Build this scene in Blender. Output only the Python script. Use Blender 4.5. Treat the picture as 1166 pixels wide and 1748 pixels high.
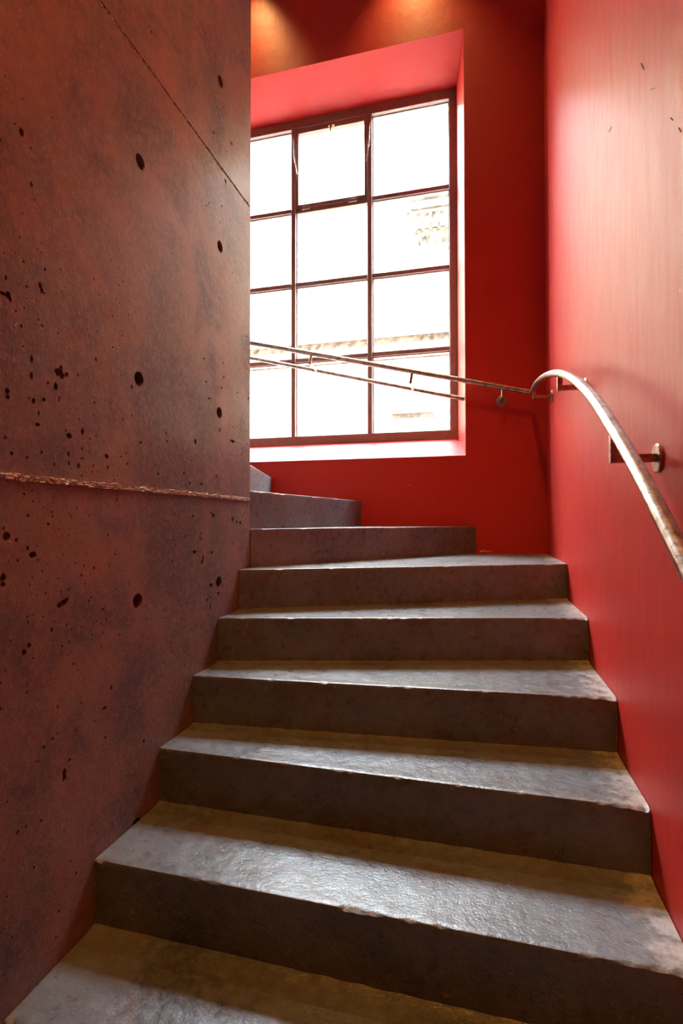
import bpy, bmesh, math, random
from mathutils import Vector, Matrix, noise

# ------------------------------------------------------------------ scene, camera, light
scene = bpy.context.scene
COL = scene.collection
for o in list(bpy.data.objects):
    bpy.data.objects.remove(o)

XL, XR, YB, YP, CEIL = -0.976, 0.4123, 3.423, 2.14, 5.62    # left wall, right wall, back wall, end of left wall, ceiling
EYE = 1.5635

cam_data = bpy.data.cameras.new('camera')
cam_data.sensor_fit = 'VERTICAL'
cam_data.sensor_height = 36.0
cam_data.lens = 891.7 / 1748 * 36.0
cam_data.clip_start = 0.02
cam = bpy.data.objects.new('camera', cam_data)
cam.location = (0, 0, EYE)
cam.rotation_euler = (math.radians(91.0146), math.radians(0.049), math.radians(14.62))
COL.objects.link(cam)
scene.camera = cam

SKY = 84.0
world = bpy.data.worlds.new('world')
scene.world = world
world.use_nodes = True
bg = world.node_tree.nodes['Background']
bg.inputs['Color'].default_value = (0.79, 0.89, 1.0, 1)
bg.inputs['Strength'].default_value = SKY

vs = scene.view_settings
vs.view_transform = 'Standard'
vs.look = 'None'
vs.exposure = 0.18
vs.gamma = 1.0
vs.use_curve_mapping = False
scene.cycles.use_denoising = True
scene.cycles.use_adaptive_sampling = True
scene.cycles.adaptive_threshold = 0.04
scene.cycles.max_bounces = 6
scene.cycles.diffuse_bounces = 4
scene.cycles.glossy_bounces = 3
scene.cycles.transparent_max_bounces = 8
scene.cycles.sample_clamp_indirect = 30.0
scene.cycles.caustics_reflective = True

def portal(name, loc, rot, sx, sy):
    d = bpy.data.lights.new(name, 'AREA')
    d.shape = 'RECTANGLE'; d.size = sx; d.size_y = sy
    d.cycles.is_portal = True
    o = bpy.data.objects.new(name, d)
    o.location = loc; o.rotation_euler = rot
    COL.objects.link(o)
portal('window_portal', (-1.07, YB + 0.47, 3.41), (math.radians(-90), 0, 0), 1.9, 2.55)

def spot(name, loc, target, watt, color, size_deg, blend, radius=0.04):
    d = bpy.data.lights.new(name, 'SPOT')
    d.energy = watt; d.color = color
    d.spot_size = math.radians(size_deg); d.spot_blend = blend
    d.shadow_soft_size = radius
    o = bpy.data.objects.new(name, d)
    o.location = loc
    o.rotation_euler = (Vector(target) - Vector(loc)).to_track_quat('-Z', 'Y').to_euler()
    COL.objects.link(o)
WARM = (1.0, 0.43, 0.07)
WASH = (1.0, 0.80, 0.26)
spot('wall_washer', (-0.42, 3.22, 5.56), (-0.36, 3.36, 3.5), 66, WASH, 78, 1.0)
spot('wall_washer', (-1.56, 3.22, 5.56), (-1.60, 3.36, 3.5), 66, WASH, 78, 1.0)
spot('ceiling_lamp', (-0.30, 0.35, 5.56), (-0.30, 0.75, 0.0), 300, WARM, 95, 0.8, 0.06)

# ------------------------------------------------------------------ helpers
def mesh_obj(name, verts, faces, mat, parent=None, smooth=False):
    me = bpy.data.meshes.new(name)
    me.from_pydata([tuple(v) for v in verts], [], faces)
    me.validate()
    if mat: me.materials.append(mat)
    if smooth:
        me.polygons.foreach_set('use_smooth', [True] * len(me.polygons))
    me.update()
    o = bpy.data.objects.new(name, me)
    COL.objects.link(o)
    if parent: o.parent = parent
    return o

def empty(name, loc=(0, 0, 0)):
    o = bpy.data.objects.new(name, None)
    o.location = loc
    o.empty_display_size = 0.1
    COL.objects.link(o)
    return o

class MB:
    """collects shapes for one mesh"""
    def __init__(s): s.v = []; s.f = []
    def add(s, v, f):
        b = len(s.v); s.v += [tuple(q) for q in v]; s.f += [tuple(i + b for i in q) for q in f]; return s
    def box(s, x0, x1, y0, y1, z0, z1):
        return s.add([(x0,y0,z0),(x1,y0,z0),(x1,y1,z0),(x0,y1,z0),(x0,y0,z1),(x1,y0,z1),(x1,y1,z1),(x0,y1,z1)],
                     [(0,3,2,1),(4,5,6,7),(0,1,5,4),(1,2,6,5),(2,3,7,6),(3,0,4,7)])
    def cbox(s, x0, x1, y0, y1, z0, z1, c=0.003):
        """box with chamfered edges"""
        bm = bmesh.new()
        bmesh.ops.create_cube(bm, size=1)
        bmesh.ops.scale(bm, vec=(x1-x0, y1-y0, z1-z0), verts=bm.verts)
        bmesh.ops.translate(bm, vec=((x0+x1)/2, (y0+y1)/2, (z0+z1)/2), verts=bm.verts)
        bmesh.ops.bevel(bm, geom=bm.edges[:], offset=c, segments=1, affect='EDGES')
        return s.bm(bm)
    def bm(s, bm):
        bm.verts.index_update()
        s.add([v.co.copy() for v in bm.verts], [[v.index for v in f.verts] for f in bm.faces])
        bm.free(); return s
    def prism(s, poly, z0, z1):
        n = len(poly)
        return s.add([(x, y, z0) for x, y in poly] + [(x, y, z1) for x, y in poly],
                     [tuple(range(n))[::-1], tuple(range(n, 2*n))] + [(i, (i+1) % n, n + (i+1) % n, n + i) for i in range(n)])
    def tube(s, pts, r, n=14, cap=True):
        pts = [Vector(p) for p in pts]; m = len(pts)
        tang = []
        for i in range(m):
            a = pts[max(i-1, 0)]; b = pts[min(i+1, m-1)]
            tang.append((b - a).normalized())
        ref = Vector((0, 0, 1)) if abs(tang[0].z) < 0.9 else Vector((1, 0, 0))
        u = tang[0].cross(ref).normalized()
        v = []; f = []
        for i in range(m):
            t = tang[i]; u = (u - t * u.dot(t)).normalized(); w = t.cross(u)
            for k in range(n):
                a = 2 * math.pi * k / n
                v.append(pts[i] + (u * math.cos(a) + w * math.sin(a)) * r)
        for i in range(m - 1):
            for k in range(n):
                f.append((i*n+k, i*n+(k+1) % n, (i+1)*n+(k+1) % n, (i+1)*n+k))
        if cap:
            f.append(tuple(range(n))[::-1]); f.append(tuple((m-1)*n + k for k in range(n)))
        return s.add(v, f)
    def bar(s, a, b, w, h, up=(0, 0, 1)):
        """rectangular bar from a to b, w wide and h tall"""
        a, b = Vector(a), Vector(b); t = (b - a).normalized(); up = Vector(up)
        if abs(t.dot(up)) > 0.95: up = Vector((0, 1, 0))
        u = t.cross(up).normalized(); q = u.cross(t)
        v = [p + u * (i * w / 2) + q * (j * h / 2) for p in (a, b) for i, j in ((-1,-1),(1,-1),(1,1),(-1,1))]
        return s.add(v, [(3,2,1,0),(4,5,6,7),(0,1,5,4),(1,2,6,5),(2,3,7,6),(3,0,4,7)])
    def disc(s, c, axis, r, t, n=28):
        """flat round plate with a small edge chamfer"""
        c = Vector(c); ax = Vector(axis).normalized()
        u = ax.orthogonal().normalized(); w = ax.cross(u)
        prof = [(r, 0), (r, t * .75), (r - t * .25, t)]
        v = [c + ax * d + (u * math.cos(2*math.pi*k/n) + w * math.sin(2*math.pi*k/n)) * q for q, d in prof for k in range(n)]
        f = [(i*n+k, i*n+(k+1) % n, (i+1)*n+(k+1) % n, (i+1)*n+k) for i in range(2) for k in range(n)]
        f += [tuple(range(n))[::-1], tuple(2*n + k for k in range(n))]
        return s.add(v, f)
    def build(s, name, mat, parent=None, smooth=False, fix=True):
        o = mesh_obj(name, s.v, s.f, mat, parent)
        if fix:
            bm = bmesh.new(); bm.from_mesh(o.data)
            bmesh.ops.recalc_face_normals(bm, faces=bm.faces); bm.to_mesh(o.data); bm.free()
        if smooth:
            o.data.shade_smooth() if hasattr(o.data, 'shade_smooth') else None
            o.data.set_sharp_from_angle(angle=math.radians(38))
        return o

def structure(o):
    o['kind'] = 'structure'; return o

# ------------------------------------------------------------------ materials
def new_mat(name):
    m = bpy.data.materials.new(name); m.use_nodes = True
    nt = m.node_tree
    return m, nt, nt.nodes['Principled BSDF']

def nd(nt, t, **kw):
    n = nt.nodes.new(t)
    for k, v in kw.items():
        if k in n.inputs: n.inputs[k].default_value = v
        else: setattr(n, k, v)
    return n

def coords(nt, scale=(1, 1, 1), rot=(0, 0, 0)):
    g = nd(nt, 'ShaderNodeNewGeometry')
    mp = nd(nt, 'ShaderNodeMapping')
    mp.inputs['Scale'].default_value = scale; mp.inputs['Rotation'].default_value = rot
    nt.links.new(g.outputs['Position'], mp.inputs['Vector'])
    return mp.outputs['Vector']

def noise_tex(nt, vec, scale, detail=4.0, rough=0.55, dist=0.0):
    n = nd(nt, 'ShaderNodeTexNoise')
    n.inputs['Scale'].default_value = scale; n.inputs['Detail'].default_value = min(detail, 3.0)
    n.inputs['Roughness'].default_value = rough; n.inputs['Distortion'].default_value = dist
    nt.links.new(vec, n.inputs['Vector'])
    return n.outputs['Fac']

def ramp(nt, fac, stops):
    r = nd(nt, 'ShaderNodeValToRGB')
    while len(r.color_ramp.elements) < len(stops): r.color_ramp.elements.new(0.5)
    for e, (p, c) in zip(r.color_ramp.elements, stops):
        e.position = p
        e.color = (c, c, c, 1) if isinstance(c, (int, float)) else (*c, 1)
    nt.links.new(fac, r.inputs['Fac'])
    return r.outputs['Color']

def mix(nt, fac, a, b, mode='MIX'):
    m = nd(nt, 'ShaderNodeMix', data_type='RGBA', blend_type=mode)
    if isinstance(fac, (int, float)): m.inputs[0].default_value = fac
    else: nt.links.new(fac, m.inputs[0])
    for i, q in ((6, a), (7, b)):
        if isinstance(q, tuple): m.inputs[i].default_value = (*q, 1)
        else: nt.links.new(q, m.inputs[i])
    return m.outputs[2]

def bump(nt, bsdf, h, strength, dist, prev=None):
    b = nd(nt, 'ShaderNodeBump'); b.inputs['Strength'].default_value = strength; b.inputs['Distance'].default_value = dist
    nt.links.new(h, b.inputs['Height'])
    if prev is not None: nt.links.new(prev, b.inputs['Normal'])
    nt.links.new(b.outputs['Normal'], bsdf.inputs['Normal'])
    return b.outputs['Normal']

def mat_red_paint():
    m, nt, b = new_mat('red_satin_paint')
    v = coords(nt)
    n1 = noise_tex(nt, v, 1.6, 3)
    base = ramp(nt, n1, [(0.3, (0.46, 0.024, 0.017)), (0.7, (0.51, 0.031, 0.022))])
    sp = noise_tex(nt, v, 55, 2, 0.5)
    spm = ramp(nt, sp, [(0.755, 0.0), (0.79, 1.0)])
    col = mix(nt, spm, base, (0.56, 0.20, 0.17))
    nt.links.new(col, b.inputs['Base Color'])
    vs_ = coords(nt, (14, 14, 1.6))
    n2 = noise_tex(nt, vs_, 3.0, 3)
    nt.links.new(ramp(nt, n2, [(0.3, 0.45), (0.7, 0.53)]), b.inputs['Roughness'])
    b.inputs['Specular IOR Level'].default_value = 0.24
    p = bump(nt, b, noise_tex(nt, v, 9, 3), 0.10, 0.02)
    p = bump(nt, b, n2, 0.02, 0.01, p)
    bump(nt, b, noise_tex(nt, v, 160, 2), 0.08, 0.002, p)
    return m

def mat_wall_concrete():
    m, nt, b = new_mat('red_brown_concrete')
    v = coords(nt)
    vs_ = coords(nt, (1, 1, 0.45))
    n1 = noise_tex(nt, vs_, 2.3, 5, 0.6, 0.6)
    c1 = ramp(nt, n1, [(0.30, (0.125, 0.100, 0.100)), (0.44, (0.200, 0.135, 0.118)), (0.58, (0.265, 0.148, 0.115)), (0.78, (0.290, 0.195, 0.168))])
    n2 = noise_tex(nt, v, 4.2, 6, 0.62, 0.5)
    c2 = mix(nt, ramp(nt, n2, [(0.46, 0.0), (0.68, 0.85)]), c1, (0.120, 0.092, 0.102))
    n3 = noise_tex(nt, v, 60, 4, 0.7)
    c3 = mix(nt, ramp(nt, n3, [(0.42, 0.0), (0.75, 0.5)]), c2, (0.38, 0.22, 0.175))
    # short pale scratches
    vx = coords(nt, (1, 8, 1.4), (0.35, 0, 0))
    sc = noise_tex(nt, vx, 22, 3, 0.6, 1.5)
    scm = ramp(nt, sc, [(0.665, 0.0), (0.70, 0.9)])
    c4 = mix(nt, scm, c3, (0.42, 0.30, 0.25))
    nt.links.new(c4, b.inputs['Base Color'])
    nt.links.new(ramp(nt, n2, [(0.3, 0.36), (0.7, 0.52)]), b.inputs['Roughness'])
    b.inputs['Specular IOR Level'].default_value = 0.13
    p = bump(nt, b, noise_tex(nt, v, 6, 3), 0.10, 0.02)
    p = bump(nt, b, n3, 0.16, 0.006, p)
    p = bump(nt, b, sc, 0.15, 0.003, p)
    # fine pinholes
    vo = nd(nt, 'ShaderNodeTexVoronoi'); vo.inputs['Scale'].default_value = 75
    nt.links.new(v, vo.inputs['Vector'])
    pin = ramp(nt, vo.outputs['Distance'], [(0.06, 0.0), (0.16, 1.0)])
    bump(nt, b, pin, 0.45, 0.004, p)
    return m

def mat_seam():
    m, nt, b = new_mat('crumbly_joint_mortar')
    v = coords(nt)
    n = noise_tex(nt, v, 130, 4, 0.7)
    nt.links.new(ramp(nt, n, [(0.3, (0.30, 0.22, 0.18)), (0.5, (0.60, 0.52, 0.46)), (0.7, (0.78, 0.71, 0.65))]), b.inputs['Base Color'])
    b.inputs['Roughness'].default_value = 0.8
    bump(nt, b, noise_tex(nt, v, 300, 3), 0.6, 0.004)
    return m

def mat_stair():
    m, nt, b = new_mat('polished_grey_brown_concrete')
    v = coords(nt)
    n1 = noise_tex(nt, v, 3.2, 5, 0.62, 0.5)
    c1 = ramp(nt, n1, [(0.3, (0.072, 0.073, 0.079)), (0.5, (0.110, 0.112, 0.121)), (0.72, (0.152, 0.155, 0.167))])
    n2 = noise_tex(nt, v, 38, 5, 0.7)
    c2 = mix(nt, ramp(nt, n2, [(0.40, 0.0), (0.76, 0.55)]), c1, (0.215, 0.218, 0.232))
    # brown waxy dirt
    n4 = noise_tex(nt, v, 6.0, 4, 0.6, 0.8)
    c3 = mix(nt, ramp(nt, n4, [(0.50, 0.0), (0.70, 0.55)]), c2, (0.125, 0.070, 0.035))
    # scuffed pale plaster and chipped paint along the wall on the right hand side
    g = nd(nt, 'ShaderNodeNewGeometry'); sx = nd(nt, 'ShaderNodeSeparateXYZ')
    nt.links.new(g.outputs['Position'], sx.inputs[0])
    mr = nd(nt, 'ShaderNodeMapRange'); mr.inputs['From Min'].default_value = 0.20; mr.inputs['From Max'].default_value = 0.42
    nt.links.new(sx.outputs['X'], mr.inputs['Value'])
    n5 = noise_tex(nt, v, 26, 5, 0.75)
    mu = nd(nt, 'ShaderNodeMath', operation='MULTIPLY'); nt.links.new(mr.outputs[0], mu.inputs[0]); nt.links.new(n5, mu.inputs[1])
    sn = nd(nt, 'ShaderNodeSeparateXYZ'); nt.links.new(g.outputs['Normal'], sn.inputs[0])
    up = nd(nt, 'ShaderNodeMath', operation='MULTIPLY'); nt.links.new(mu.outputs[0], up.inputs[0]); nt.links.new(sn.outputs['Z'], up.inputs[1])
    c4 = mix(nt, ramp(nt, up.outputs[0], [(0.28, 0.0), (0.50, 0.9)]), c3, (0.42, 0.38, 0.35))
    # pale scuffs
    vx = coords(nt, (3, 10, 3), (0, 0, 0.6))
    sc = noise_tex(nt, vx, 14, 3, 0.6, 1.2)
    c5 = mix(nt, ramp(nt, sc, [(0.66, 0.0), (0.72, 0.7)]), c4, (0.36, 0.34, 0.33))
    nt.links.new(c5, b.inputs['Base Color'])
    nt.links.new(ramp(nt, n2, [(0.3, 0.24), (0.75, 0.46)]), b.inputs['Roughness'])
    b.inputs['Specular IOR Level'].default_value = 0.6
    p = bump(nt, b, noise_tex(nt, v, 7, 4), 0.25, 0.02)
    p = bump(nt, b, n2, 0.28, 0.006, p)
    p = bump(nt, b, sc, 0.25, 0.004, p)
    bump(nt, b, noise_tex(nt, v, 140, 3, 0.6), 0.40, 0.002, p)
    return m

def mat_steel():
    m, nt, b = new_mat('brushed_steel')
    v = coords(nt, (1, 1, 1))
    n = noise_tex(nt, v, 30, 4, 0.65)
    nt.links.new(ramp(nt, n, [(0.32, (0.25, 0.19, 0.14)), (0.5, (0.42, 0.36, 0.31)), (0.68, (0.56, 0.52, 0.48))]), b.inputs['Base Color'])
    b.inputs['Metallic'].default_value = 1.0
    nt.links.new(ramp(nt, noise_tex(nt, v, 90, 3), [(0.3, 0.26), (0.7, 0.40)]), b.inputs['Roughness'])
    return m

def mat_plain(name, col, rough, spec=0.5, metal=0.0, var=0.12, scale=30, bmp=0.05):
    m, nt, b = new_mat(name)
    v = coords(nt)
    n = noise_tex(nt, v, scale, 4)
    lo = tuple(c * (1 - var) for c in col); hi = tuple(min(1, c * (1 + var)) for c in col)
    nt.links.new(ramp(nt, n, [(0.3, lo), (0.7, hi)]), b.inputs['Base Color'])
    b.inputs['Roughness'].default_value = rough; b.inputs['Specular IOR Level'].default_value = spec
    b.inputs['Metallic'].default_value = metal
    if bmp: bump(nt, b, n, bmp, 0.01)
    return m

def mat_glass():
    m = bpy.data.materials.new('window_glass'); m.use_nodes = True
    nt = m.node_tree; nt.nodes.clear()
    out = nd(nt, 'ShaderNodeOutputMaterial')
    tr = nd(nt, 'ShaderNodeBsdfTransparent'); tr.inputs['Color'].default_value = (0.95, 0.97, 0.96, 1)
    gl = nd(nt, 'ShaderNodeBsdfGlossy'); gl.inputs['Roughness'].default_value = 0.02
    lw = nd(nt, 'ShaderNodeLayerWeight'); lw.inputs['Blend'].default_value = 0.5
    pw = nd(nt, 'ShaderNodeMath', operation='POWER'); pw.inputs[1].default_value = 5.0
    nt.links.new(lw.outputs['Facing'], pw.inputs[0])
    fr = nd(nt, 'ShaderNodeMath', operation='MULTIPLY_ADD'); fr.inputs[1].default_value = 0.9; fr.inputs[2].default_value = 0.04
    nt.links.new(pw.outputs[0], fr.inputs[0])
    mx = nd(nt, 'ShaderNodeMixShader')
    nt.links.new(fr.outputs[0], mx.inputs[0]); nt.links.new(tr.outputs[0], mx.inputs[1]); nt.links.new(gl.outputs[0], mx.inputs[2])
    nt.links.new(mx.outputs[0], out.inputs['Surface'])
    return m

M_RED = mat_red_paint()
M_CONC = mat_wall_concrete()
M_SEAM = mat_seam()
M_STAIR = mat_stair()
M_STEEL = mat_steel()
M_FRAME = mat_plain('brown_painted_window_steel', (0.25, 0.18, 0.15), 0.45, 0.5)
M_PUTTY = mat_plain('grey_glazing_bead', (0.42, 0.43, 0.42), 0.5)
M_BRASS = mat_plain('tarnished_brass', (0.30, 0.20, 0.10), 0.4, 0.5, 0.8)
M_CHAIN = mat_plain('pale_chain_metal', (0.6, 0.57, 0.53), 0.4, 0.5, 0.7)
M_GLASS = mat_glass()
M_CEIL = mat_plain('white_ceiling_plaster', (0.42, 0.33, 0.27), 0.8, 0.3, 0, 0.04, 4)
M_PLASTER = mat_plain('bare_pale_plaster', (0.62, 0.52, 0.44), 0.8, 0.3)
M_STONE = mat_plain('pale_limestone', (0.55, 0.475, 0.365), 0.85, 0.3, 0, 0.06, 2.5, 0.2)
M_SOOT_SHADE = mat_plain('soot_shade_limestone', (0.11, 0.10, 0.085), 0.9, 0.2, 0, 0.7, 9, 0.4)  # soot on the carving; under the ledges it paints their shadow
M_DARKSTONE = mat_plain('darkened_limestone', (0.26, 0.245, 0.215), 0.9, 0.2, 0, 0.6, 7, 0.4)  # darkened so the capital and entablature stand out from the pale wall
M_SCUFF = mat_plain('dark_scuff', (0.10, 0.06, 0.05), 0.7, 0.3)
M_GROUT = mat_plain('brown_grout', (0.17, 0.12, 0.085), 0.85, 0.3, 0, 0.5, 90)
M_PAVE = mat_plain('grey_paving', (0.40, 0.38, 0.36), 0.85, 0.3, 0, 0.1, 6)
PITS=[(0.926,2.19,0.0023,0.0032),(0.887,2.137,0.0015,0.0026),(0.916,2.152,0.0015,0.0019),(0.987,2.188,0.0034,0.002),(0.997,2.153,0.0034,0.0048),(0.893,2.085,0.0036,0.0057),(0.983,2.109,0.0042,0.0081),(0.988,2.1,0.0042,0.0082),(0.994,2.096,0.0043,0.0028),(0.885,2.049,0.0085,0.0037),(0.899,2.051,0.0065,0.0089),(0.904,2.044,0.0036,0.0063),(0.946,2.09,0.0031,0.0033),(0.94,2.039,0.0024,0.0032),(0.919,2.024,0.0023,0.0032),(0.933,1.996,0.0039,0.0046),(0.98,2.028,0.0033,0.0033),(0.99,2.018,0.0041,0.0034),(1.038,2.017,0.0036,0.0021),(0.938,1.953,0.0023,0.0026),(1.058,2.137,0.0019,0.0022),(0.962,1.931,0.004,0.0086),(0.962,1.893,0.004,0.01),(0.899,1.843,0.0065,0.0076),(0.9,1.831,0.005,0.0069),(1.042,1.924,0.0127,0.0128),(1.051,1.918,0.0092,0.0086),(1.066,1.925,0.0057,0.0065),(1.048,1.937,0.0055,0.0057),(1.032,1.886,0.0062,0.0106),(1.009,1.89,0.0034,0.0042),(0.968,1.838,0.0056,0.0067),(0.997,1.847,0.0059,0.0048),(0.956,1.841,0.0024,0.0033),(0.983,1.813,0.0025,0.0053),(0.98,1.786,0.0066,0.004),(1.076,1.775,0.0105,0.0087),(1.064,1.786,0.0038,0.0028),(1.121,1.793,0.0061,0.0098),(0.896,1.743,0.0036,0.0044),(0.912,1.711,0.0044,0.0045),(0.992,1.724,0.0042,0.0041),(0.952,1.707,0.0039,0.0033),(1.074,1.73,0.0039,0.0065),(1.076,1.708,0.0029,0.0072),(1.108,1.704,0.006,0.0074),(1.211,1.741,0.0081,0.0064),(1.216,1.711,0.0035,0.0064),(1.148,1.779,0.0021,0.0039),(1.162,1.877,0.0032,0.0039),(1.167,1.992,0.0043,0.0055),(1.119,1.749,0.003,0.0045),(1.119,1.724,0.0051,0.003),(1.043,1.859,0.0027,0.0071),(0.902,1.532,0.0094,0.0106),(0.895,1.549,0.0029,0.005),(0.926,1.523,0.0045,0.0045),(0.956,1.504,0.004,0.0052),(0.97,1.488,0.0105,0.008),(0.93,1.478,0.003,0.0039),(0.985,1.475,0.0033,0.0027),(0.894,1.444,0.007,0.0099),(0.894,1.43,0.0064,0.0062),(1.054,1.363,0.012,0.0099),(1.065,1.367,0.0093,0.0072),(1.074,1.373,0.0047,0.0057),(0.956,1.577,0.0047,0.0039),(0.945,1.625,0.0046,0.0026),(1.024,1.586,0.0035,0.0028),(1.026,1.575,0.0036,0.0028),(1.013,1.558,0.0043,0.0041),(0.946,1.543,0.0015,0.0013),(0.969,1.609,0.0024,0.0026),(1.121,1.427,0.005,0.003),(1.165,1.441,0.0044,0.0046),(1.133,1.403,0.0031,0.0022),(1.199,1.328,0.0046,0.004),(1.218,1.526,0.0046,0.0032),(0.968,1.401,0.0024,0.002),(0.963,1.421,0.0024,0.002),(1.054,1.393,0.0028,0.0021),(1.252,1.624,0.0024,0.0049),(1.026,1.308,0.0035,0.0055),(0.963,1.286,0.0055,0.0066),(0.949,1.273,0.0062,0.0065),(0.973,1.254,0.0024,0.0026),(0.902,1.246,0.0022,0.0025),(1.032,1.05,0.0044,0.0041),(1.006,1.041,0.0042,0.004),(0.985,1.016,0.0033,0.0033),(1.07,0.953,0.0066,0.0099),(1.07,0.939,0.0066,0.0099),(1.086,0.977,0.0048,0.0036),(1.236,1.107,0.0047,0.0072),(1.208,1.061,0.0103,0.0047),(1.214,0.98,0.0046,0.0047),(1.097,1.209,0.004,0.0037),(0.958,1.182,0.0031,0.0039),(0.891,1.223,0.0021,0.005),(0.891,1.169,0.0028,0.005),(1.383,0.902,0.0043,0.0071),(1.315,1.957,0.0053,0.0078),(1.671,1.849,0.008,0.0105),(1.729,2.165,0.0064,0.0043),(1.746,2.083,0.0064,0.0044),(1.769,2.026,0.0067,0.0045),(1.88,2.192,0.005,0.0035),(1.885,2.137,0.0074,0.0035),(1.871,2.092,0.0073,0.0035),(2.006,2.105,0.0055,0.0037),(2.116,2.106,0.0091,0.0052),(1.964,1.894,0.0212,0.006),(1.853,1.921,0.0048,0.0092),(1.448,1.714,0.0062,0.0037),(1.597,1.729,0.0056,0.005),(1.635,1.697,0.0058,0.0051),(1.715,1.7,0.0083,0.0043),(1.825,1.738,0.007,0.0045),(1.358,1.8,0.0056,0.0044),(1.297,1.729,0.0052,0.0033),(1.495,1.824,0.0066,0.0029),(1.659,1.582,0.0059,0.0052),(1.785,1.597,0.0068,0.0056),(1.804,1.586,0.0113,0.0078),(1.966,1.573,0.008,0.0109),(2.004,1.561,0.0082,0.0061),(2.037,1.558,0.0113,0.0075),(1.668,1.455,0.0119,0.0072),(1.722,1.416,0.0105,0.0097),(1.73,1.428,0.0063,0.0129),(1.708,1.502,0.0063,0.0054),(1.712,1.519,0.0041,0.0032),(1.676,1.524,0.004,0.0031),(1.795,1.446,0.0068,0.0056),(1.787,1.323,0.0134,0.0088),(1.783,1.279,0.0067,0.0044),(1.761,1.271,0.0088,0.0044),(1.784,1.242,0.0045,0.011),(1.847,1.284,0.0095,0.0069),(0.929,2.428,0.0069,0.0111),(0.911,2.434,0.003,0.0032),(0.93,2.504,0.003,0.0026),(0.954,2.41,0.0031,0.0033),(0.957,2.328,0.004,0.008),(1.014,2.525,0.0026,0.0028),(1.389,3.096,0.0044,0.0046),(1.401,3.089,0.0045,0.0065),(1.793,3.058,0.0069,0.0045),(1.946,3.123,0.0079,0.0061),(1.895,2.934,0.0076,0.0083),(2.096,2.374,0.0059,0.0038),(0.912,0.763,0.0022,0.0031),(0.982,0.781,0.0033,0.0046),(0.937,0.885,0.0038,0.0051),(1.055,0.63,0.0036,0.0049),(1.0,0.875,0.0042,0.004),(1.047,0.574,0.0036,0.0035),(0.924,0.667,0.003,0.0031),(1.091,0.725,0.0029,0.0036),(1.111,0.684,0.0049,0.0044)]

# ------------------------------------------------------------------ room shell
X0, Y0 = -4.4, -2.6             # far ends of the room
YX = YB + 0.50                  # outer face of the back wall
YF = YB + 0.35                  # plane of the window frame
structure(MB().box(X0, XR + 0.2, Y0, YX, -0.2, 0.0).build('floor', M_STAIR))
structure(MB().box(X0 - 0.2, XR + 0.2, Y0 - 0.2, YX, CEIL, CEIL + 0.2).build('ceiling', M_CEIL))
wr = structure(MB().box(XR, XR + 0.2, Y0 - 0.2, YX, -0.2, CEIL).build('wall_right', M_RED))
for (ya, za), (yb, zb_) in (((1.4706, 2.7371), (1.4475, 2.7022)), ((1.3957, 2.6078), (1.3703, 2.5914)), ((1.8072, 2.805), (1.7773, 2.798)),
                            ((1.2702, 2.4437), (1.2566, 2.4283)), ((1.224, 2.3876), (1.2116, 2.3698))):
    MB().bar((XR, ya, za), (XR, yb, zb_), 0.0012, 0.0035, (1, 0, 0)).build('scuff_mark', M_SCUFF, wr)
structure(MB().box(X0, XR, Y0 - 0.2, Y0, -0.2, CEIL).build('wall_rear', M_RED))
structure(MB().box(X0 - 0.2, X0, Y0 - 0.2, YX, -0.2, CEIL).build('wall_side', M_RED))

# back wall with a splayed window niche
OX0, OX1, OZ0, OZ1 = -2.07, -0.0732, 1.984, 4.7526        # niche at the room side
FX0, FX1, FZ0, FZ1 = -2.012, -0.1318, 2.147, 4.671        # niche at the frame
def ring(x0, x1, z0, z1, y): return [(x0, y, z0), (x1, y, z0), (x1, y, z1), (x0, y, z1)]
v = (ring(X0, XR, -0.2, CEIL, YB) + ring(OX0, OX1, OZ0, OZ1, YB) + ring(FX0, FX1, FZ0, FZ1, YF)
     + ring(FX0, FX1, FZ0, FZ1, YX) + ring(X0, XR, -0.2, CEIL, YX))
f = []
for a, b in ((0, 4), (4, 8), (8, 12), (12, 16), (16, 0)):
    for k in range(4):
        f.append((a + k, a + (k + 1) % 4, b + (k + 1) % 4, b + k))
wb = MB().add(v, f).build('wall_back', M_RED)
structure(wb)
chips = MB()
rc = random.Random(4)
for (x, z, w, h) in ((0.02, 1.372, 0.012, 0.006), (0.035, 1.376, 0.010, 0.005), (0.055, 1.373, 0.014, 0.004), (0.078, 1.371, 0.006, 0.006), (-0.43, 1.80, 0.004, 0.003)):
    n = 9
    ring_ = [(x + w * rc.uniform(.6, 1.1) * math.cos(6.283 * k / n), z + h * rc.uniform(.6, 1.2) * math.sin(6.283 * k / n)) for k in range(n)]
    chips.add([(a, YB + 0.001, b) for a, b in ring_] + [(a, YB - 0.0015, b) for a, b in ring_],
              [tuple(range(n, 2 * n))] + [(k, (k + 1) % n, n + (k + 1) % n, n + k) for k in range(n)])
chips.build('plaster_chip', M_PLASTER, wb)

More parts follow.
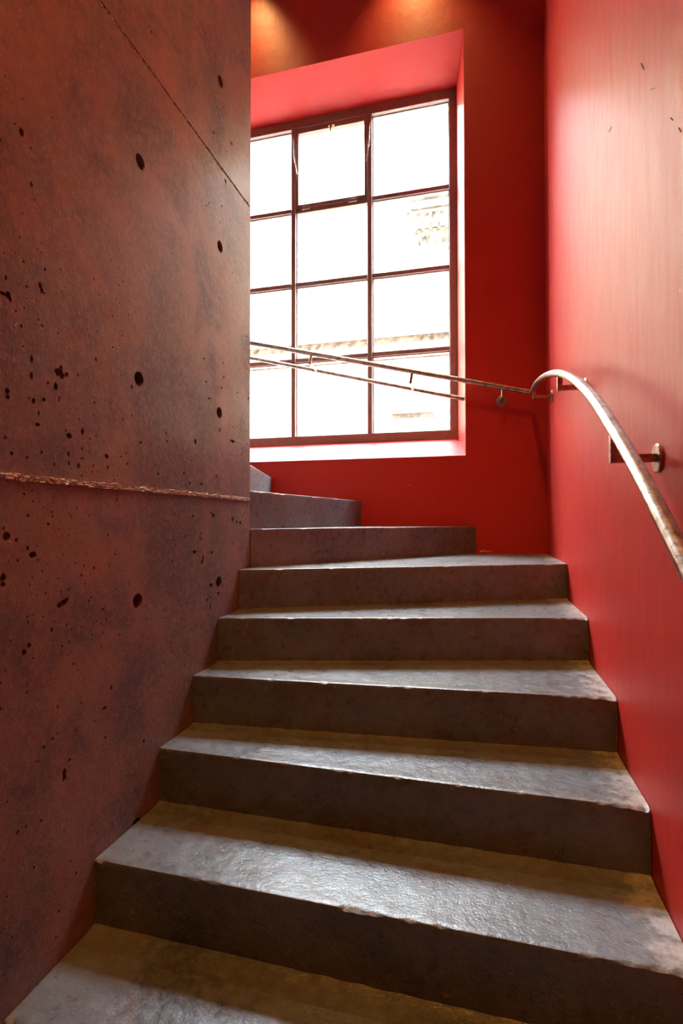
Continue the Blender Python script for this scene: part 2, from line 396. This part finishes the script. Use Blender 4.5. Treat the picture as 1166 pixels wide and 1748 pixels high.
# ------------------------------------------------------------------ concrete wall on the left: core, cast panels, joints
core = structure(MB().prism([(X0, Y0), (XL - 0.06, Y0), (XL - 0.06, YP - 0.004), (X0, YP - 0.004)], -0.2, CEIL).build('wall_left', M_CONC))
J1, J2 = 1.6605, 2.9640
HOLE_ROWS = (1.328, 1.9885, 2.6445, 3.303, 3.96, 4.62, 0.668)
HOLE_COLS = (-0.157, 0.345, 0.847, 1.349, 1.851)
rnd = random.Random(11)
def blob(bm, y, z, ry, rz, depth, seed, sub=2):
    r_ = bmesh.ops.create_icosphere(bm, subdivisions=sub, radius=1.0)
    for vv in r_['verts']:
        d = vv.co.normalized()
        k = 1 + 0.42 * noise.noise(d * 1.7 + Vector((seed * 3.1, seed * 1.7, 0)))
        vv.co = Vector((XL + d.x * depth * k, y + d.y * ry * k, z + d.z * rz * k))
def pit_ok(z):
    return all(abs(z - j) > 0.014 for j in (J1, J2))
cuts = {0: bmesh.new(), 1: bmesh.new(), 2: bmesh.new()}
def row_of(z): return 0 if z < J1 else (1 if z < J2 else 2)
for z in HOLE_ROWS:
    for y in HOLE_COLS:
        bmc = cuts[row_of(z)]
        mtx = Matrix.Translation((XL - 0.015, y, z)) @ Matrix.Rotation(math.pi / 2, 4, 'Y')
        bmesh.ops.create_cone(bmc, cap_ends=True, segments=28, radius1=0.0215, radius2=0.0225, depth=0.075, matrix=mtx)
for i, (y, z, ry, rz) in enumerate(PITS):
    if pit_ok(z):
        blob(cuts[row_of(z)], y, z, ry * 1.0, rz * 1.0, min(0.03, 1.6 * max(ry, rz)), i)
placed = [(y, z, max(ry, rz)) for y, z, ry, rz in PITS] + [(y, z, .024) for y in HOLE_COLS for z in HOLE_ROWS]
count = 0
while count < 850:
    y = rnd.uniform(0.80, 2.12); z = rnd.uniform(0.35, 3.6) if count % 3 else rnd.uniform(1.25, 2.3)
    dens = noise.noise(Vector((y * 2.6, z * 1.9, 3.3)))
    if dens < rnd.uniform(-0.15, 0.35): continue
    if z > 2.35 and rnd.random() < 0.75: continue
    r = 0.0011 + 0.0022 * rnd.random() ** 2.5
    if not pit_ok(z) or any(abs(y - a) < c + r + .002 and abs(z - b) < c + r + .002 for a, b, c in placed): continue
    placed.append((y, z, r))
    blob(cuts[row_of(z)], y, z, r * rnd.uniform(.8, 1.3), r * rnd.uniform(.9, 1.9), r * 1.8, count + 500, 1)
    count += 1
def cast_panel(z0, z1, cut):
    c = 0.006
    pl = MB().prism([(XL - 0.0605, Y0), (XL, Y0), (XL, YP - c), (XL - c, YP), (XL - 0.0605, YP)], z0, z1)
    o = pl.build('cast_panel', M_CONC, core)
    me = bpy.data.meshes.new('cutter'); cut.to_mesh(me); cut.free()
    co = bpy.data.objects.new('cutter', me); COL.objects.link(co)
    md = o.modifiers.new('pits', 'BOOLEAN'); md.operation = 'DIFFERENCE'; md.object = co
    md.solver = 'EXACT'; md.use_self = True
    dg = bpy.context.evaluated_depsgraph_get()
    new = bpy.data.meshes.new_from_object(o.evaluated_get(dg))
    o.modifiers.clear(); old = o.data; o.data = new; new.name = 'cast_panel'
    bpy.data.objects.remove(co); bpy.data.meshes.remove(me); bpy.data.meshes.remove(old)
    return o
cast_panel(-0.2, J1 - 0.0065, cuts[0])
cast_panel(J1 + 0.0065, J2 - 0.005, cuts[1])
cast_panel(J2 + 0.005, CEIL, cuts[2])
# the rest of the core's end faces the upper flight
structure(core)
def seam(zc, half, out, back, seed):
    """rough broken mortar line filling the joint between two cast panels"""
    ny, nz = 900, 9
    vs_, fs = [], []
    for i in range(ny + 1):
        y = 0.2 + (YP - 0.004 - 0.2) * i / ny
        wob = 0.0022 * noise.noise(Vector((y * 14, seed, 0))) + 0.0012 * noise.noise(Vector((y * 60, seed, 5)))
        wid = half * (1.0 + 0.55 * noise.noise(Vector((y * 22, seed + 9, 0))))
        for k in range(nz):
            t = k / (nz - 1) * 2 - 1
            z = zc + wob + t * wid
            n = noise.noise(Vector((y * 70, z * 260, seed))) + 0.7 * noise.noise(Vector((y * 210, z * 420, seed + 4)))
            x = XL + back + out * n
            if k in (0, nz - 1): x = XL - 0.012
            vs_.append((x, y, z))
    for i in range(ny):
        for k in range(nz - 1):
            a = i * nz + k
            fs.append((a, a + nz, a + nz + 1, a + 1))
    return mesh_obj('joint_mortar', vs_, fs, M_SEAM, core)
seam(J1, 0.0095, 0.0095, 0.0025, 2.0)
seam(J2, 0.0080, 0.0090, -0.0040, 7.0)

# ------------------------------------------------------------------ staircase
stair = empty('staircase', (-0.28, 0.372, 0))
stair['label'] = 'worn dark concrete staircase winding left up between the concrete wall and red walls'
stair['category'] = 'staircase'
SO = Vector(stair.location)
H = 0.17
SL, SR, SB, SP = XL + 0.002, XR - 0.002, YB - 0.002, YP + 0.002
lines = [((SL, 0.372), (SR, 0.372)), ((SL, 0.640), (SR, 0.640)), ((SL, 0.906), (SR, 0.904)), ((SL, 1.174), (SR, 1.169)),
         ((SL, 1.460), (SR, 1.458)), ((SL, 1.660), (SR, 1.772)), ((SL, 1.841), (SR, 2.199)), ((SL, 2.022), (SR, 2.680)),
         ((SL, 2.142), (-0.012, SB)), ((SL - 0.006, 2.142), (-0.757, SB)), ((-1.07, SP), (-1.396, SB)),
         ((-1.34, SP), (-1.68, SB)), ((-1.62, SP), (-1.95, SB)), ((-1.90, SP), (-2.22, SB)), ((-2.18, SP), (-2.49, SB))]
def lerp(a, b, t): return (a[0] + (b[0] - a[0]) * t, a[1] + (b[1] - a[1]) * t)
def make_step(i):
    L, R = lines[i]
    top = H * (i + 1)
    if i + 1 < len(lines): BL, BR = lines[i + 1]
    else: BL, BR = ((X0 + 0.002), SP), ((X0 + 0.002), SB)
    if i == 7: BR = (SR, SB)                       # the corner step reaches the back wall
    if i == 6: BR = lines[7][1]
    eps = 0.0008
    # body with the riser face; runs a little below the next step
    d = Vector((BL[0] - L[0] + BR[0] - R[0], BL[1] - L[1] + BR[1] - R[1])).normalized() * 0.03
    poly = [L, R, (BR[0] + d.x, BR[1] + d.y), (BL[0] + d.x, BL[1] + d.y)]
    if i == 7: poly = [L, R, (SR, SB), (-0.03, SB), (SL, 2.17)]
    poly = [(min(max(x, (X0 + 0.002)), SR), min(y, SB)) for x, y in poly]
    if i == 8: poly = [L, R, (-0.757, SB), (SL - 0.006, 2.144)]
    if i == 8: poly[3] = (SL - 0.02, 2.15)
    body = MB().prism([(x - SO.x, y - SO.y) for x, y in poly], max(top - H - 0.06, 0) - SO.z if i == 0 else top - H - 0.06, top - 0.014).build('step', M_STAIR, stair)
    # tread: a grid with a worn, chipped nosing and a grouted fillet along the next riser
    F = Vector((R[0] - L[0], R[1] - L[1])); flen = F.length
    nu = 150 if 1 <= i <= 10 else 20
    rows = [(-1, -0.014), (-1, -0.004), (0.0012, -0.0012), (0.004, 0.0)]
    nv = 22 if 1 <= i <= 10 else 6
    vs_, fs = [], []
    depth_mid = (Vector(lerp(BL, BR, .5)) - Vector(lerp(L, R, .5))).length
    rr = random.Random(i * 7 + 1)
    chips_ = [(rr.uniform(0.03, 0.97), rr.uniform(.006, .02), rr.uniform(.002, .006)) for _ in range(9)]
    if i == 3: chips_ += [(0.51, .03, .010), (0.49, .015, .012), (0.535, .02, .007)]
    if i in (3, 4, 5, 6): chips_ += [(0.985, .03, .012), (0.95, .02, .008), (0.995, .015, .016), (0.92, .012, .006)]
    if i in (2, 3): chips_ += [(0.012, .012, .012)]
    ncol = len(rows) + nv
    def back(u):
        if i != 7: return Vector(lerp(BL, BR, u))
        m = (-0.012, SB)                           # round the inner corner of the wall
        return Vector(lerp(BL, m, u / 0.72)) if u < 0.72 else Vector(lerp(m, BR, (u - 0.72) / 0.28))
    for a in range(nu + 1):
        u = a / nu
        p0 = Vector(lerp(L, R, u)); p1 = back(u); dv = p1 - p0; ln = max(dv.length, 1e-4); dn = dv / ln
        chip = 0.0
        for cu, cw, cd in chips_:
            q = abs(u - cu) * flen / cw
            if q < 1: chip = max(chip, cd * (1 - q * q) * (0.65 + 0.6 * abs(noise.noise(Vector((u * 90, i, cd * 500))))))
        edge = 0.0009 * noise.noise(Vector((u * 60, i * 3.0, 0))) + 0.0005 * noise.noise(Vector((u * 200, i * 3.0, 0)))
        for c in range(ncol):
            if c < len(rows):
                s, dz = rows[c]
                s = 0.0 if s < 0 else s
                if c == 1: dz -= chip * 0.5
                if c == 2: s += chip * 0.7 + max(0, edge); dz -= chip * 0.45
                if c == 3: s += chip * 1.3 + max(0, edge); dz -= chip * 0.10
                s = min(s, ln * 0.5)
            else:
                t = (c - len(rows) + 1) / nv
                s0 = min(0.004 + chip * 1.3, ln * 0.5)
                s = s0 + (ln - s0) * t
                dz = 0.0
            P = p0 + dn * s
            z = top + dz
            if c >= 3:
                w = Vector((P.x * 9, P.y * 9, i))
                ff = min(1, s / 0.05) * min(1, (ln - s) / 0.05 + .2)
                z += ff * (0.0012 * noise.noise(w) + 0.0006 * noise.noise(w * 4) - 0.0020 * math.sin(math.pi * u) * max(0, 1 - s / 0.16))
                bk = max(0.0, 1 - (ln - s) / 0.045)
                if i <= 6: z += bk * bk * 0.006 * (1.0 + 0.35 * noise.noise(Vector((u * 30, i, 1))))
            x_, y_ = P.x, P.y
            vs_.append((min(x_, SR) - SO.x, min(y_, SB) - SO.y, z - SO.z))
    for a in range(nu):
        for c in range(ncol - 1):
            q = a * ncol + c
            fs.append((q, q + ncol, q + ncol + 1, q + 1))
    tr = mesh_obj('tread', vs_, fs, M_STAIR, body, smooth=True)
    tr.data.set_sharp_from_angle(angle=math.radians(35))
    if 2 <= i <= 9:
        # broken mortar line where the riser meets the walls
        for side, (P, s_) in enumerate(((L, 1), (R, -1))):
            if side == 0 and i > 7: continue
            t_ = (Vector(R) - Vector(L)).normalized() * s_; nrm = Vector((t_.y, -t_.x)) * (1 if s_ > 0 else -1)
            mv, mf = [], []
            n_ = 70
            for k in range(n_ + 1):
                z = top - H + (H - 0.003) * k / n_
                w = 0.0008 + 0.0032 * max(0, noise.noise(Vector((k * 0.55, i * 5.0, side))) + 0.15)
                q = Vector(P)
                for a_ in (0.0, w):
                    pp = q + t_ * (a_ + 0.0005) + nrm * (0.0012 if a_ else 0.0022)
                    mv.append((pp.x - SO.x, pp.y - SO.y, z))
                pp = q + t_ * (w + 0.0008) - nrm * 0.001
                mv.append((pp.x - SO.x, pp.y - SO.y, z))
            for k in range(n_):
                for j in range(2): mf.append((k*3+j, k*3+3+j, k*3+4+j, k*3+1+j))
            mesh_obj('mortar_line', mv, mf, M_GROUT, body)
    return body
for i in range(len(lines)):
    make_step(i)
MB().box((X0 + 0.002) - SO.x, -1.0 - SO.x, SP - SO.y, SB - SO.y, -0.2, 1.2).build('stair_base', M_STAIR, stair)

# ------------------------------------------------------------------ handrail
rail = empty('handrail', (0.316, YB - 0.11, 2.33))
rail['label'] = 'brushed steel tube handrail bending round the red corner and rising across the window'
rail['category'] = 'handrail'
RO = Vector(rail.location)
def rel(p): return tuple(Vector(p) - RO)
RX, RY = 0.316, YB - 0.11
path = [(RY, 2.338), (3.2854, 2.3335), (3.0596, 2.3213), (2.7886, 2.2819), (2.5229, 2.2287), (2.2888, 2.171), (2.0695, 2.1051), (1.8378, 2.0198),
        (1.6551, 1.9396), (1.5277, 1.8759), (1.3855, 1.7939), (1.2599, 1.7177), (1.1382, 1.6396), (1.0396, 1.5722), (0.9581, 1.5145), (0.60, 1.2670), (0.2, 0.99), (-0.3, 0.95)]
def catmull(ps, n=6):
    out = []
    for k in range(len(ps) - 1):
        a, b, c, d = ps[max(k - 1, 0)], ps[k], ps[k + 1], ps[min(k + 2, len(ps) - 1)]
        for j in range(n):
            t = j / n
            out.append(tuple(0.5 * ((2 * b[q]) + (-a[q] + c[q]) * t + (2 * a[q] - 5 * b[q] + 4 * c[q] - d[q]) * t * t + (-a[q] + 3 * b[q] - 3 * c[q] + d[q]) * t ** 3) for q in (0, 1)))
    out.append(ps[-1]); return out
sm = path
MB().tube([rel((RX, y, z)) for y, z in catmull(sm)], 0.0155, 20).build('rail', M_STEEL, rail, True)
def zb(x): return 2.338 + (0.316 - x) * 0.2504
MB().tube([rel((RX + 0.006, RY, zb(RX + .006))), rel((0.232, RY, zb(0.232)))], 0.0155, 20).build('rail', M_STEEL, rail, True)
MB().tube([rel((0.2295, RY, zb(0.2295))), rel((-3.0, RY, zb(-3.0)))], 0.0155, 20).build('rail', M_STEEL, rail, True)
MB().tube([rel((0.234, RY, zb(0.234))), rel((0.227, RY, zb(0.227)))], 0.0135, 20).build('joint_sleeve', M_STEEL, rail, True)
# lower bar inside the window niche
def zl(x): return 2.3571 + (-0.0828 - x) * 0.2587
MB().tube([rel((-0.0815, 3.47, zl(-.0815))), rel((-2.062, 3.47, zl(-2.062)))], 0.0128, 18).build('lower_bar', M_STEEL, rail, True)
for x in (-0.400, -1.072, -1.744):
    st = MB().tube([rel((x, RY, zb(x) - 0.008)), rel((x - 0.010, RY, zl(x - .010) + .004))], 0.0095, 12)
    st.tube([rel((x - 0.010, RY - 0.006, zl(x - .010) + .004)), rel((x - 0.010, 3.472, zl(x - .010)))], 0.0095, 12)
    st.build('strut', M_STEEL, rail, True)
def rail_z(y):
    cc = catmull(sm)
    for (y0, z0), (y1, z1) in zip(cc, cc[1:]):
        if y1 <= y <= y0: return z1 + (z0 - z1) * (y - y1) / (y0 - y1)
    return cc[-1][1]
for y, za in ((3.150, 2.2700), (2.205, 2.0880), (1.3717, 1.7115), (0.42, 1.085)):
    g = 0.0185
    zt = rail_z(y) - 0.008
    br = MB().bar(rel((RX, y, zt)), rel((RX, y, za - g / 2)), g, g)
    br.bar(rel((RX + g / 2, y, za)), rel((XR - 0.005, y, za)), g, g)
    bo = br.build('bracket', M_STEEL, rail)
    MB().disc(rel((XR, y, za)), (-1, 0, 0), 0.034, 0.008).build('rosette', M_STEEL, bo, True)
for x in (0.150,):
    za = 2.3176
    br = MB().tube([rel((x, RY, zb(x) - .006)), rel((x, RY, za - .004))], 0.0085, 14)
    br.tube([rel((x, RY - 0.0085, za)), rel((x, YB - 0.004, za))], 0.0085, 14)
    bo = br.build('bracket', M_STEEL, rail, True)
    MB().disc(rel((x, YB, za)), (0, -1, 0), 0.034, 0.008).build('rosette', M_STEEL, bo, True)

# ------------------------------------------------------------------ window
win = empty('window_1', ((FX0 + FX1) / 2, YF, FZ0))
structure(win)
WO = Vector(win.location)
class WB(MB):
    def b(s, x0, x1, y0, y1, z0, z1, c=0.0025):
        return s.cbox(x0 - WO.x, x1 - WO.x, y0 - WO.y, y1 - WO.y, z0 - WO.z, z1 - WO.z, c)
fw = 0.054
GX0, GX1, GZ0, GZ1 = FX0 + fw, FX1 - fw, FZ0 + 0.066, FZ1 - 0.070
fr = WB()
fr.b(FX0, GX0, YF, YF + 0.07, FZ0, FZ1); fr.b(GX1, FX1, YF, YF + 0.07, FZ0, FZ1)
fr.b(GX0, GX1, YF, YF + 0.07, FZ0, GZ0); fr.b(GX0, GX1, YF, YF + 0.07, GZ1, FZ1)
fr.build('frame', M_FRAME, win)
MX = (-0.768, -1.369)
TZ = (3.975, 3.391, 2.802)
mw = 0.017
xs = [GX0, MX[1], MX[0], GX1]
zs = [GZ1, TZ[0], TZ[1], TZ[2], GZ0]
for x in MX:
    WB().b(x - mw, x + mw, YF + 0.004, YF + 0.062, GZ0, GZ1).build('mullion', M_FRAME, win)
for c in range(3):
    a = xs[c] + (mw if c else 0); b = xs[c + 1] - (mw if c < 2 else 0)
    for z in TZ:
        if c == 1 and z == TZ[0]:
            WB().b(a, b, YF + 0.018, YF + 0.058, z - 0.028, z + 0.002).build('transom', M_FRAME, win)
        else:
            WB().b(a, b, YF + 0.018, YF + 0.058, z - 0.016, z + 0.016).build('transom', M_FRAME, win)
for r in range(4):
    for c in range(3):
        a = xs[c] + (mw if c else 0); b = xs[c + 1] - (mw if c < 2 else 0)
        z1 = zs[r] - (0.016 if r else 0); z0 = zs[r + 1] + (0.016 if r < 3 else 0)
        par = win
        if c == 1 and r == 0:
            z0 = TZ[0] + 0.004
            sash = WB()
            sw = 0.024
            sash.b(a + .001, a + sw, YF + 0.010, YF + 0.052, z0, z1 - .001); sash.b(b - sw, b - .001, YF + 0.010, YF + 0.052, z0, z1 - .001)
            sash.b(a + sw, b - sw, YF + 0.010, YF + 0.052, z0, z0 + 0.030); sash.b(a + sw, b - sw, YF + 0.010, YF + 0.052, z1 - 0.034, z1 - .001)
            par = sash.build('vent_sash', M_FRAME, win)
            a += sw; b -= sw; z0 += 0.030; z1 -= 0.034
            lat = WB()
            lx = -1.062
            lat.b(lx - 0.024, lx + 0.024, YF - 0.006, YF + 0.012, z1 + 0.004, z1 + 0.022)
            lat.b(lx - 0.010, lx + 0.010, YF - 0.016, YF - 0.004, z1 - 0.022, z1 + 0.012)
            lat.b(lx - 0.004, lx + 0.004, YF - 0.022, YF - 0.012, z1 - 0.052, z1 - 0.010)
            lat.build('latch', M_BRASS, par)['label'] = 'small tarnished brass latch'
            for hx in (a + 0.06, b - 0.09):
                WB().b(hx - 0.035, hx + 0.035, YF + 0.000, YF + 0.012, TZ[0] - 0.012, TZ[0] + 0.012).build('hinge', M_FRAME, par)
        else:
            bd = WB(); t = 0.008
            y0, y1 = YF + 0.034, YF + 0.046
            bd.b(a, a + t, y0, y1, z0, z1, .001); bd.b(b - t, b, y0, y1, z0, z1, .001)
            bd.b(a + t, b - t, y0, y1, z0, z0 + t, .001); bd.b(a + t, b - t, y0, y1, z1 - t, z1, .001)
        pane = WB().b(a + .001, b - .001, YF + 0.0465, YF + 0.0505, z0 + .001, z1 - .001, .0005).build('pane', M_GLASS, par)
        if not (c == 1 and r == 0):
            bd.build('glazing_bead', M_PUTTY, pane)
def chain(pts, name):
    """small links strung along a slack line"""
    m = MB(); n = 16
    for k in range(n):
        t = (k + .5) / n
        q = t * (len(pts) - 1); i = min(int(q), len(pts) - 2); w = q - i
        p = Vector(pts[i]).lerp(Vector(pts[i + 1]), w); d = (Vector(pts[i + 1]) - Vector(pts[i])).normalized()
        side = d.cross(Vector((0, 1, 0)) if k % 2 else Vector((1, 0.3, 0))).normalized()
        loop = [p + d * (math.cos(a) * 0.0095) + side * (math.sin(a) * 0.0050) - WO for a in [2 * math.pi * j / 10 for j in range(11)]]
        m.tube(loop, 0.0017, 6)
    m.build(name, M_CHAIN, win, True)
chain([(-1.366, YF - 0.004, 4.53), (-1.360, YF - 0.012, 4.38), (-1.334, YF - 0.008, 4.24)], 'chain')
chain([(-0.762, YF - 0.004, 4.53), (-0.766, YF - 0.012, 4.39), (-0.790, YF - 0.004, 4.25)], 'chain')
MB().tube([Vector(q) - WO for q in ((-0.285, YF - 0.004, 4.640), (-0.290, YF - 0.012, 4.60), (-0.303, YF - 0.014, 4.565), (-0.325, YF - 0.010, 4.545))], 0.0012, 6).build('loose_string', M_CHAIN, win, True)

# ------------------------------------------------------------------ the street outside
structure(MB().box(-40, 40, YX, 60, -0.4, -0.2).build('pavement', M_PAVE))
YO = 9.0
house = empty('stone_building', (-1.0, YO, -0.2))
house['label'] = 'pale stone building front with cornices and a carved capital seen through the window'
house['category'] = 'building'
HO = Vector(house.location)
class HB(MB):
    def b(s, x0, x1, y0, y1, z0, z1): return s.box(x0 - HO.x, x1 - HO.x, y0 - HO.y, y1 - HO.y, z0 - HO.z, z1 - HO.z)
HB().b(-14, 12, YO, YO + 0.6, -0.2, 8.55).build('wall', M_STONE, house)
HB().b(-14, 12, YO - 0.16, YO, 4.90, 5.05).b(-14, 12, YO - 0.10, YO, 4.78, 4.90).build('cornice', M_STONE, house)
HB().b(-14, 12, YO - 0.012, YO, 4.66, 4.78).build('shade_band', M_SOOT_SHADE, house)  # dark strip painted as the shadow line of the cornice
HB().b(-14, 12, YO - 0.05, YO, 4.40, 4.48).build('string_course', M_STONE, house)
HB().b(-14, 12, YO - 0.010, YO, 4.375, 4.40).build('shade_band', M_SOOT_SHADE, house)  # painted shadow line below the string course
HB().b(-1.43, -0.40, YO - 0.10, YO, 3.42, 3.52).build('ledge', M_STONE, house)
HB().b(-1.43, -0.72, YO - 0.06, YO, 3.35, 3.42).build('shade_band', M_SOOT_SHADE, house)  # shade below the ledge, put in as a dark strip
HB().b(-14, 12, YO - 0.30, YO, 8.35, 8.55).build('cornice', M_STONE, house)
HB().b(-1.05, -0.42, YO - 0.16, YO, 5.05, 6.15).build('pilaster', M_STONE, house)
HB().b(-1.20, -0.28, YO - 0.22, YO, 5.05, 5.30).build('pilaster_base', M_STONE, house)
HB().b(-1.20, -0.28, YO - 0.30, YO, 6.98, 7.28).build('entablature', M_DARKSTONE, house)
cap = HB()
def fr_(z0, z1, w0, w1, d0, d1, cx=-0.735):
    v = []
    for z, w, d in ((z0, w0, d0), (z1, w1, d1)):
        v += [(cx - w - HO.x, YO - HO.y, z - HO.z), (cx - w - HO.x, YO - d - HO.y, z - HO.z), (cx + w - HO.x, YO - d - HO.y, z - HO.z), (cx + w - HO.x, YO - HO.y, z - HO.z)]
    cap.add(v, [(0,1,2,3),(7,6,5,4),(0,4,5,1),(1,5,6,2),(2,6,7,3),(3,7,4,0)])
fr_(6.15, 6.22, .34, .34, .20, .20); fr_(6.22, 6.80, .26, .38, .12, .24); fr_(6.82, 6.92, .44, .46, .28, .30)
capo = cap.build('capital', M_DARKSTONE, house)
for r in range(2):
    for k in range(5 - r):
        x = -0.735 + (k - (4 - r) / 2) * 0.13
        z = 6.24 + r * 0.26; d = 0.16 + r * 0.05
        leaf = MB()
        prof = [(0, 0, .05), (.10, .02, .06), (.18, .05, .05), (.22, .10, .03), (.19, .13, .012)]
        vv = []
        for dz, dy, w in prof:
            vv += [(x - w - HO.x, YO - d - dy - HO.y, z + dz - HO.z), (x + w - HO.x, YO - d - dy - HO.y, z + dz - HO.z),
                   (x + w * .8 - HO.x, YO - d - dy + .04 - HO.y, z + dz - HO.z), (x - w * .8 - HO.x, YO - d - dy + .04 - HO.y, z + dz - HO.z)]
        ff = [(0, 1, 2, 3), (16, 17, 18, 19)]
        for q in range(4):
            for s_ in range(4): ff.append((q*4+s_, q*4+(s_+1) % 4, q*4+4+(s_+1) % 4, q*4+4+s_))
        leaf.add(vv, ff).build('carved_leaf', M_SOOT_SHADE, capo)
for sx in (-1, 1):
    vl = MB().tube([Vector((-0.735 + sx * (0.37 + 0.07 * math.cos(a) * (1 - a / 16)), YO - 0.26, 6.74 + 0.07 * math.sin(a) * (1 - a / 16))) - HO for a in [k * 0.5 for k in range(22)]], 0.022, 8)
    vl.build('volute', M_SOOT_SHADE, capo)
# unseen rest of the building, added to cut sky light on the facade opposite
ext = MB().box(-30, X0 - 0.2, -3.2, YX, -0.4, 11.5).box(XR + 0.2, 30, -3.2, YX, -0.4, 11.5).box(X0 - 0.2, XR + 0.2, -3.2, YX, CEIL + 0.2, 11.5)
structure(ext.build('wall_sky_block', M_STONE))
